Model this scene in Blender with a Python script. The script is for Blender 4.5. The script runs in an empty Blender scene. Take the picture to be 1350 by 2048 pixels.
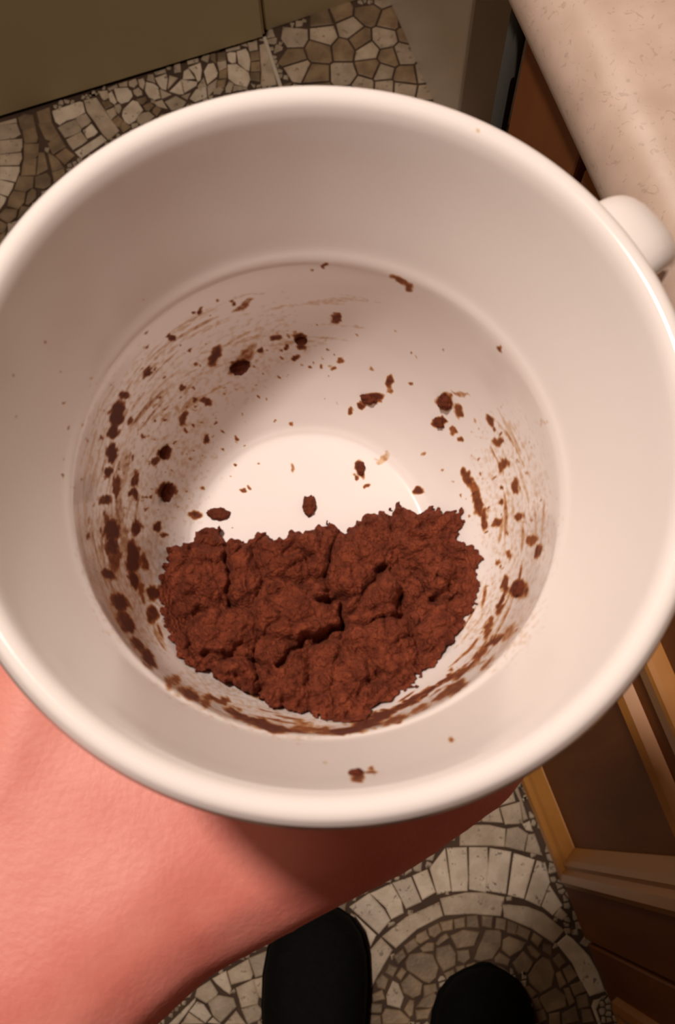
import bpy, bmesh, math, random
import numpy as np
from mathutils import Vector, Matrix, noise
C = bpy.context.scene.collection
random.seed(7)

# ------------------------------------------------------------------ camera, world, light, exposure
F, NAD, H, PC = 2600.0, (720.0, 1660.0), 1.35, (675.0, 1024.0)      # focal length and nadir in the 1350x2048 frame, camera height
_g = np.array([(NAD[0]-PC[0])/F, (NAD[1]-PC[1])/F, 1.0]); _g /= np.linalg.norm(_g)
_Z = -_g; _Y = np.array([0., -1, 0]); _Y = _Y - _Z*(_Y@_Z); _Y /= np.linalg.norm(_Y); _X = np.cross(_Y, _Z)
RW = np.array([_X, _Y, _Z])                                          # photo axes (x right, y down, z forward) -> world
CAM = np.array([0, 0, H])
def c2w(p): return CAM + RW@np.asarray(p, float)
def ray(px): return RW@np.array([(px[0]-PC[0])/F, (px[1]-PC[1])/F, 1.0])
def onz(px, z=0.0):
    d = ray(px); return CAM + d*((z-H)/d[2])
cam = bpy.data.cameras.new('camera'); cam.sensor_fit = 'VERTICAL'; cam.sensor_height = 36; cam.lens = 36*F/2048
cam.clip_start = 0.01; cam.clip_end = 30
cam.dof.use_dof = True; cam.dof.focus_distance = 0.40; cam.dof.aperture_fstop = cam.lens/.8
co = bpy.data.objects.new('camera', cam); C.objects.link(co)
m = np.eye(4); m[:3, 0] = RW[:, 0]; m[:3, 1] = -RW[:, 1]; m[:3, 2] = -RW[:, 2]; m[:3, 3] = CAM
co.matrix_world = Matrix(m.tolist()); bpy.context.scene.camera = co

w = bpy.data.worlds.new('world'); bpy.context.scene.world = w; w.use_nodes = True
w.node_tree.nodes['Background'].inputs[0].default_value = (1.0, .86, .76, 1); w.node_tree.nodes['Background'].inputs[1].default_value = .03
def spot(name, loc, aim, power, radius, size, blend, col):               # ceiling spotlight
    l = bpy.data.lights.new(name, 'SPOT'); l.energy = power; l.shadow_soft_size = radius; l.color = col; l.spot_size = math.radians(size); l.spot_blend = blend
    o = bpy.data.objects.new(name, l); o.location = loc; C.objects.link(o)
    o.rotation_euler = (Vector(aim)-Vector(loc)).to_track_quat('-Z', 'Y').to_euler(); return o
spot('ceiling_light', (-.30, .28, 2.35), (.18, -.02, .9), 58, .05, 98, 1.0, (1.0, .875, .79))
_l = bpy.data.lights.new('far_fill_light', 'POINT'); _l.energy = 15; _l.shadow_soft_size = .22; _l.color = (1.0, .86, .76)  # added soft fill, not a known lamp; brightens the far left floor and door
_o = bpy.data.objects.new('far_fill_light', _l); _o.location = (-.75, .70, 2.2); C.objects.link(_o)
vs = bpy.context.scene.view_settings
vs.view_transform = 'Standard'; vs.look = 'None'; vs.gamma = 1; vs.exposure = 0.22; vs.use_curve_mapping = False

# ------------------------------------------------------------------ materials
def srgb(r, g, b):
    f = lambda c: (c/255/12.92 if c <= 10 else ((c/255+.055)/1.055)**2.4)
    return (f(r), f(g), f(b), 1)
def mat(name, col, rough=.5, col2=None, scale=40, spec=.5, bump=0, bscale=None, stretch=None, rand=0, detail=4, pits=0):
    mt = bpy.data.materials.new(name); mt.use_nodes = True; nt = mt.node_tree; N = nt.nodes; L = nt.links
    b = N['Principled BSDF']; b.inputs['Roughness'].default_value = rough; b.inputs['Specular IOR Level'].default_value = spec
    b.inputs['Base Color'].default_value = col
    tc = N.new('ShaderNodeTexCoord'); src = tc.outputs['Object']
    if stretch:
        mp = N.new('ShaderNodeMapping'); mp.inputs['Scale'].default_value = stretch; L.new(src, mp.inputs['Vector']); src = mp.outputs[0]
    if rand:
        ol_ = N.new('ShaderNodeObjectInfo'); va = N.new('ShaderNodeVectorMath'); va.operation = 'ADD'
        L.new(src, va.inputs[0]); L.new(ol_.outputs['Location'], va.inputs[1]); src = va.outputs[0]
    out = None
    if col2 is not None:
        n = N.new('ShaderNodeTexNoise'); n.inputs['Scale'].default_value = scale; n.inputs['Detail'].default_value = detail; L.new(src, n.inputs['Vector'])
        r = N.new('ShaderNodeValToRGB'); r.color_ramp.elements[0].position = .35; r.color_ramp.elements[1].position = .65
        r.color_ramp.elements[0].color = col; r.color_ramp.elements[1].color = col2
        L.new(n.outputs[0], r.inputs[0]); out = r.outputs[0]
        if rand:
            oi = N.new('ShaderNodeObjectInfo'); mr = N.new('ShaderNodeMapRange'); mr.inputs[3].default_value = 1-rand; mr.inputs[4].default_value = 1+rand
            L.new(oi.outputs['Random'], mr.inputs[0])
            h = N.new('ShaderNodeHueSaturation'); L.new(out, h.inputs['Color']); L.new(mr.outputs[0], h.inputs['Value']); out = h.outputs[0]
        if pits:
            n3 = N.new('ShaderNodeTexNoise'); n3.inputs['Scale'].default_value = 190; n3.inputs['Detail'].default_value = 3; L.new(src, n3.inputs['Vector'])
            r3 = N.new('ShaderNodeValToRGB'); r3.color_ramp.elements[0].position = .62; r3.color_ramp.elements[1].position = .70; r3.color_ramp.elements[1].color = (pits, pits, pits, 1); L.new(n3.outputs[0], r3.inputs[0])
            mx = N.new('ShaderNodeMix'); mx.data_type = 'RGBA'; L.new(r3.outputs[0], mx.inputs[0]); L.new(out, mx.inputs[6]); mx.inputs[7].default_value = srgb(84, 66, 54); out = mx.outputs[2]
        L.new(out, b.inputs['Base Color'])
    if bump:
        n2 = N.new('ShaderNodeTexNoise'); n2.inputs['Scale'].default_value = bscale or scale*2; n2.inputs['Detail'].default_value = 5; L.new(src, n2.inputs['Vector'])
        bp = N.new('ShaderNodeBump'); bp.inputs['Strength'].default_value = bump; bp.inputs['Distance'].default_value = .002
        L.new(n2.outputs[0], bp.inputs['Height']); L.new(bp.outputs[0], b.inputs['Normal'])
    return mt
M_grout = mat('grout', srgb(72, 52, 38), .8, srgb(92, 68, 50), 30)
M_stone = mat('light_stone', srgb(214, 193, 166), .5, srgb(238, 218, 193), 60, rand=.13, pits=.75, bump=.25, bscale=300)
M_cobble = mat('brown_stone', srgb(126, 102, 74), .5, srgb(158, 131, 98), 60, rand=.22, bump=.25, bscale=300)
M_mid = mat('grey_stone', srgb(180, 158, 131), .5, srgb(206, 184, 157), 60, rand=.18, pits=.6, bump=.25, bscale=300)
M_olive = mat('olive_grey_paint', srgb(202, 187, 146), .55, srgb(210, 194, 152), 4)
M_wall = mat('wall_paint', srgb(165, 150, 128), .8, srgb(172, 157, 134), 3)
M_ceil = mat('ceiling_paint', srgb(185, 174, 158), .9)
M_strip = mat('pale_strip', srgb(215, 200, 178), .4)
M_wood = mat('brown_wood', srgb(150, 88, 42), .6, srgb(118, 64, 28), 14, spec=.25, stretch=(1, 1, .12), bump=.08, bscale=60)
M_wood_lit = mat('lit_brown_wood', srgb(196, 134, 66), .34, srgb(168, 108, 48), 14, stretch=(1, 1, .12))  # same brown wood made lighter: light on mouldings and ledge put into the colour
M_dark = mat('dark_plinth', srgb(40, 30, 24), .7)
M_white = mat('white_enamel', srgb(244, 232, 220), .35)
M_pipe = mat('grey_metal', srgb(60, 57, 52), .8, spec=.2); M_pipe.node_tree.nodes['Principled BSDF'].inputs['Metallic'].default_value = .1
M_shoe = mat('black_shoe', srgb(11, 11, 10), .8, srgb(15, 15, 14), 120, spec=.15, bump=.2, bscale=400)
M_sole = mat('black_sole', srgb(10, 10, 9), .8, spec=.15)
M_cloth = mat('dark_cloth', srgb(20, 20, 22), .95, srgb(26, 26, 28), 200, spec=.1)
M_hair = mat('brown_hair', srgb(50, 36, 28), .6, srgb(70, 50, 38), 90)
M_eye = mat('eye_white', srgb(230, 225, 220), .2)
M_coffee = mat('coffee_grounds', srgb(104, 46, 27), .9, srgb(140, 68, 42), 420, spec=.2, bump=.9, bscale=1500, detail=6)
M_crumb = mat('coffee_crumb', srgb(86, 38, 22), .8, srgb(112, 52, 30), 500, spec=.2, bump=.6, bscale=1500)
def worktop_material():
    mt = mat('speckled_worktop', srgb(200, 172, 154), .42, srgb(214, 187, 170), 60)
    nt = mt.node_tree; N = nt.nodes; L = nt.links; b = N['Principled BSDF']; src = b.inputs['Base Color'].links[0].from_socket
    tc = N.new('ShaderNodeTexCoord'); n = N.new('ShaderNodeTexNoise'); n.inputs['Scale'].default_value = 260; n.inputs['Detail'].default_value = 5; n.inputs['Distortion'].default_value = 1.5
    L.new(tc.outputs['Object'], n.inputs['Vector'])
    r = N.new('ShaderNodeValToRGB'); r.color_ramp.elements[0].position = .34; r.color_ramp.elements[1].position = .40
    r.color_ramp.elements[0].color = (.34, .34, .34, 1); r.color_ramp.elements[1].color = (0, 0, 0, 1)
    L.new(n.outputs[0], r.inputs[0])
    mx = N.new('ShaderNodeMix'); mx.data_type = 'RGBA'; L.new(r.outputs[0], mx.inputs[0]); L.new(src, mx.inputs[6]); mx.inputs[7].default_value = srgb(150, 122, 108)
    L.new(mx.outputs[2], b.inputs['Base Color']); return mt
M_top = worktop_material()
def skin_material():
    mt = mat('skin', srgb(206, 116, 103), .5, srgb(222, 144, 130), 32, spec=.35, bump=.1, bscale=700, detail=3)
    b = mt.node_tree.nodes['Principled BSDF']; b.inputs['Subsurface Weight'].default_value = .15
    b.inputs['Subsurface Radius'].default_value = (1, .35, .2); b.inputs['Subsurface Scale'].default_value = .004; return mt
M_skin = skin_material()
def cup_material():
    mt = bpy.data.materials.new('glazed_ceramic'); mt.use_nodes = True; N = mt.node_tree.nodes; L = mt.node_tree.links
    b = N['Principled BSDF']; b.inputs['Roughness'].default_value = .14; b.inputs['Specular IOR Level'].default_value = .4
    at = N.new('ShaderNodeAttribute'); at.attribute_name = 'stain'
    tc = N.new('ShaderNodeTexCoord'); n = N.new('ShaderNodeTexNoise'); n.inputs['Scale'].default_value = 900; n.inputs['Detail'].default_value = 5; L.new(tc.outputs['Object'], n.inputs['Vector'])
    ma = N.new('ShaderNodeMath'); ma.operation = 'MULTIPLY_ADD'; ma.inputs[1].default_value = .55; L.new(n.outputs[0], ma.inputs[0]); ma.inputs[2].default_value = -.275
    ad = N.new('ShaderNodeMath'); ad.operation = 'ADD'; L.new(at.outputs['Fac'], ad.inputs[0]); L.new(ma.outputs[0], ad.inputs[1])
    r = N.new('ShaderNodeValToRGB'); e = r.color_ramp.elements; e[0].position = .17; e[0].color = srgb(236, 226, 221)
    e[1].position = .85; e[1].color = srgb(92, 40, 20)
    for p, c in ((.36, srgb(206, 168, 128)), (.55, srgb(150, 86, 42))): q = e.new(p); q.color = c
    L.new(ad.outputs[0], r.inputs[0]); L.new(r.outputs[0], b.inputs['Base Color'])
    mr = N.new('ShaderNodeMapRange'); mr.inputs[1].default_value = .3; mr.inputs[2].default_value = .6; mr.inputs[3].default_value = .14; mr.inputs[4].default_value = .8
    L.new(ad.outputs[0], mr.inputs[0]); L.new(mr.outputs[0], b.inputs['Roughness']); return mt
M_cup = cup_material()
M_cupplain = mat('glazed_ceramic_plain', srgb(236, 226, 221), .12)

# ------------------------------------------------------------------ helpers
def link(name, me, mt, parent=None, smooth=False):
    o = bpy.data.objects.new(name, me); C.objects.link(o)
    if mt is not None and not me.materials: me.materials.append(mt)
    if parent: o.parent = parent
    if smooth:
        for p in me.polygons: p.use_smooth = True
    return o
def pymesh(name, v, f, mt, parent=None, smooth=False):
    me = bpy.data.meshes.new(name); me.from_pydata([tuple(map(float, p)) for p in v], [], f); me.update()
    return link(name, me, mt, parent, smooth)
def tag(o, label, cat=None, group=None, kind=None):
    if label: o['label'] = label
    if cat: o['category'] = cat
    if group: o['group'] = group
    if kind: o['kind'] = kind
    return o
# kitchen frame: s runs along the cabinet front towards the photographer, e runs into the cabinet, z up
A0 = onz((1040, 1566))
ANG = math.radians(-69.3); U = np.array([math.cos(ANG), math.sin(ANG), 0]); E_ = np.array([-U[1], U[0], 0])
def K(s, e, z=0.0): return A0 + U*s + E_*e + np.array([0, 0, z])
def box_v(s0, s1, e0, e1, z0, z1):
    return [K(s, e, z) for z in (z0, z1) for s, e in ((s0, e0), (s0, e1), (s1, e1), (s1, e0))]
BOXF = [(0, 1, 2, 3), (4, 7, 6, 5), (0, 4, 5, 1), (1, 5, 6, 2), (2, 6, 7, 3), (3, 7, 4, 0)]
def kbox(name, s0, s1, e0, e1, z0, z1, mt, parent=None, bevel=.0015):
    o = pymesh(name, box_v(s0, s1, e0, e1, z0, z1), BOXF, mt, parent)
    bm = bmesh.new(); bm.from_mesh(o.data); bmesh.ops.recalc_face_normals(bm, faces=bm.faces)
    if bevel: bmesh.ops.bevel(bm, geom=bm.edges[:], offset=bevel, segments=2, affect='EDGES', profile=.5)
    bm.to_mesh(o.data); bm.free(); return o
def sweep(name, sections, mt, parent=None, closed=True, smooth=False):
    """sections: list of rings of equal length, joined one to the next, ends capped"""
    n = len(sections[0]); v = [p for r in sections for p in r]; f = []
    for i in range(len(sections)-1):
        for j in range(n if closed else n-1):
            a, b = i*n+j, i*n+(j+1) % n; f.append((a, b, b+n, a+n))
    if closed: f.append(tuple(range(n-1, -1, -1))); f.append(tuple(range((len(sections)-1)*n, len(sections)*n)))
    o = pymesh(name, v, f, mt, parent, smooth)
    bm = bmesh.new(); bm.from_mesh(o.data); bmesh.ops.recalc_face_normals(bm, faces=bm.faces); bm.to_mesh(o.data); bm.free(); return o

# ------------------------------------------------------------------ room shell
SB, SF, EL, ER, ZC = -.95, 1.7, -1.8, .62, 2.5
def shell(name, *a, mt): return tag(kbox(name, *a, mt, bevel=0), None, kind='structure')
floor = tag(kbox('floor', SB-.3, SF+.1, EL-.1, ER+.1, -.08, 0, M_grout, bevel=0), 'floor of small pale and brown stones with dark joints', kind='structure')
shell('ceiling', SB-.3, SF+.1, EL-.1, ER+.1, ZC, ZC+.1, mt=M_ceil)
shell('wall_back', SB-.3, SB, EL-.1, ER+.1, 0, ZC, mt=M_olive)
shell('wall_right', SB, SF, ER, ER+.1, 0, ZC, mt=M_wall)
shell('wall_left', SB, SF, EL-.1, EL, 0, ZC, mt=M_wall)
shell('wall_front', SF, SF+.1, EL-.1, ER+.1, 0, ZC, mt=M_wall)
dp, dq = onz((-420, 367)), onz((531, 79.5)); _dn = np.array([-(dq-dp)[1], (dq-dp)[0], 0]); _dn *= .03/np.linalg.norm(_dn)
d1 = pymesh('door_1', [p+np.array([0, 0, z]) for z in (.005, 2.05) for p in (dp, dp+_dn, dq+_dn, dq)], BOXF, M_olive)
bm = bmesh.new(); bm.from_mesh(d1.data); bmesh.ops.recalc_face_normals(bm, faces=bm.faces); bmesh.ops.bevel(bm, geom=bm.edges[:], offset=.003, segments=2, affect='EDGES'); bm.to_mesh(d1.data); bm.free()
tag(d1, 'plain olive grey door leaf above the stone floor', kind='structure')
tag(kbox('trim_2', SB+.001, SB+.044, .050, .60, .0, 2.05, M_olive, bevel=.002), None, kind='structure')
# pale seam strip lying on the floor from the door corner
p0, p1 = onz((529, 78)), onz((562, 178)); dd = (p1-p0)/np.linalg.norm(p1-p0); nn = np.array([-dd[1], dd[0], 0])
p2 = p0 + dd*.30
v = [p + nn*k*hw + np.array([0, 0, z]) for z, kk in ((0.0005, 1), (.0045, .8)) for p in (p0, p2) for k, hw in ((-1, .0024*kk), (1, .0024*kk))]
tag(pymesh('trim_1', v, [(0, 1, 3, 2), (4, 6, 7, 5), (0, 4, 5, 1), (2, 3, 7, 6), (0, 2, 6, 4), (1, 5, 7, 3)], M_strip), 'thin pale seam strip across the stone floor', kind='structure')

# ------------------------------------------------------------------ worktop, cabinet, white unit, pipe
prof = []
ZT, ZB, EF = .943, .898, -.008; rr = (ZT-ZB)/2
for k in range(13):
    t = math.pi/2 + math.pi*k/12; prof.append((EF+rr+rr*math.cos(t)*1.0, (ZT+ZB)/2+rr*math.sin(t)))
prof += [(.60, ZB), (.60, ZT)]
wt = sweep('worktop', [[K(s, e, z) for e, z in prof] for s in (-.897, 1.0)], M_top)
for p in wt.data.polygons: p.use_smooth = len(p.vertices) == 4
tag(wt, 'beige speckled worktop with a rounded front edge beside the white cup', 'worktop')
bm = bmesh.new(); bm.from_mesh(wt.data)
for ed in bm.edges:
    if len(ed.link_faces) == 2 and ed.calc_face_angle(0) > .5: ed.smooth = False
bm.to_mesh(wt.data); bm.free()

cab = bpy.data.objects.new('base_cabinet', None); C.objects.link(cab); cab.location = Vector(K(.1, .3, 0))
tag(cab, 'brown wooden base cabinet with moulded door frames under the beige worktop', 'cabinet')
_ci = Matrix.Translation(-Vector(K(.1, .3, 0)))
def cpart(o, parent=None):
    if parent is None: o.parent = cab; o.matrix_parent_inverse = _ci
    return o
cpart(kbox('carcass', -.275, .95, .021, .58, .09, .896, M_wood))
cpart(kbox('plinth', -.27, .94, .05, .07, .003, .09, M_dark, bevel=0))
def frame_door(s0, s1, z0, z1, stile, rail):
    d = bpy.data.meshes.new('door'); bm = bmesh.new()
    def bx(*a):
        vs_ = [bm.verts.new(p) for p in box_v(*a)]
        for f in BOXF: bm.faces.new([vs_[i] for i in f])
    bx(s0, s0+stile, 0, .02, z0, z1); bx(s1-stile, s1, 0, .02, z0, z1)
    bx(s0+stile, s1-stile, 0, .02, z0, z0+rail); bx(s0+stile, s1-stile, 0, .02, z1-rail, z1)
    bmesh.ops.recalc_face_normals(bm, faces=bm.faces)
    bmesh.ops.bevel(bm, geom=[e for e in bm.edges], offset=.0012, segments=1, affect='EDGES')
    bm.to_mesh(d); bm.free(); door = cpart(link('door', d, M_wood))
    i0, i1, k0, k1 = s0+stile, s1-stile, z0+rail, z1-rail
    kbox('panel', i0-.004, i1+.004, .011, .018, k0-.004, k1+.004, M_wood, door, bevel=0)
    # mitred moulding: profile in (distance in from the opening edge, e)
    pr = [(-.012, .0), (-.010, -.007), (-.004, -.010), (.003, -.008), (.006, -.003), (.010, -.004), (.014, -.001), (.022, .009), (.022, .0105), (-.012, .0105)]
    cor = [(i0, k0, 1, 1), (i1, k0, -1, 1), (i1, k1, -1, -1), (i0, k1, 1, -1)]
    for q in range(4):
        (sa, za, xa, ya), (sb, zb, xb, yb) = cor[q], cor[(q+1) % 4]
        sweep('moulding', [[K(sa+xa*t, e, za+ya*t) for t, e in pr], [K(sb+xb*t, e, zb+yb*t) for t, e in pr]], M_wood_lit, door)
    return door
frame_door(-.216, .160, .022, .688, .068, .072)
frame_door(.164, .56, .022, .688, .056, .072)
frame_door(.564, .94, .022, .688, .056, .072)
cpart(kbox('side_stile', -.274, -.220, 0, .02, .022, .896, M_wood))
ss = cpart(kbox('shelf_strip', -.218, .95, -.010, .02, .690, .712, M_wood_lit, bevel=.004))
for s0, s1 in ((-.216, .160), (.164, .56), (.564, .94)):
    d = cpart(kbox('drawer', s0, s1, 0, .02, .716, .893, M_wood, bevel=.003))

wu = tag(kbox('white_unit', SB+.047, -.689, .20, .58, .0, .894, M_white, bevel=.004), 'white panelled unit under the far end of the beige worktop', 'unit')
def tube(name, pts, r, mt, parent=None, n=14):
    secs = []
    for i, p in enumerate(pts):
        p = Vector(p); t = (Vector(pts[min(i+1, len(pts)-1)])-Vector(pts[max(i-1, 0)])).normalized()
        x = t.orthogonal().normalized() if i == 0 else (x-t*x.dot(t)).normalized()
        y = t.cross(x); secs.append([p+(x*math.cos(2*math.pi*k/n)+y*math.sin(2*math.pi*k/n))*r for k in range(n)])
    return sweep(name, secs, mt, parent, smooth=True)
pp = tube('pipe', [K(-.288, .004, z) for z in (0.001, .2, .5, .896)], .004, M_pipe)
tag(pp, 'thin grey vertical pipe at the end of the wooden cabinet', 'pipe')

# ------------------------------------------------------------------ floor stones
CROPS = {1: (0, 200, 6.75), 2: (80, 140, 6.75), 3: (220, 70, 6.136), 4: (390, 60, 7.105), 5: (330, 1800, 5.4), 6: (720, 1820, 5.625), 7: (920, 1560, 5.192), 8: (960, 1820, 5.192), 0: (700, 1550, 3.375)}
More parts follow.
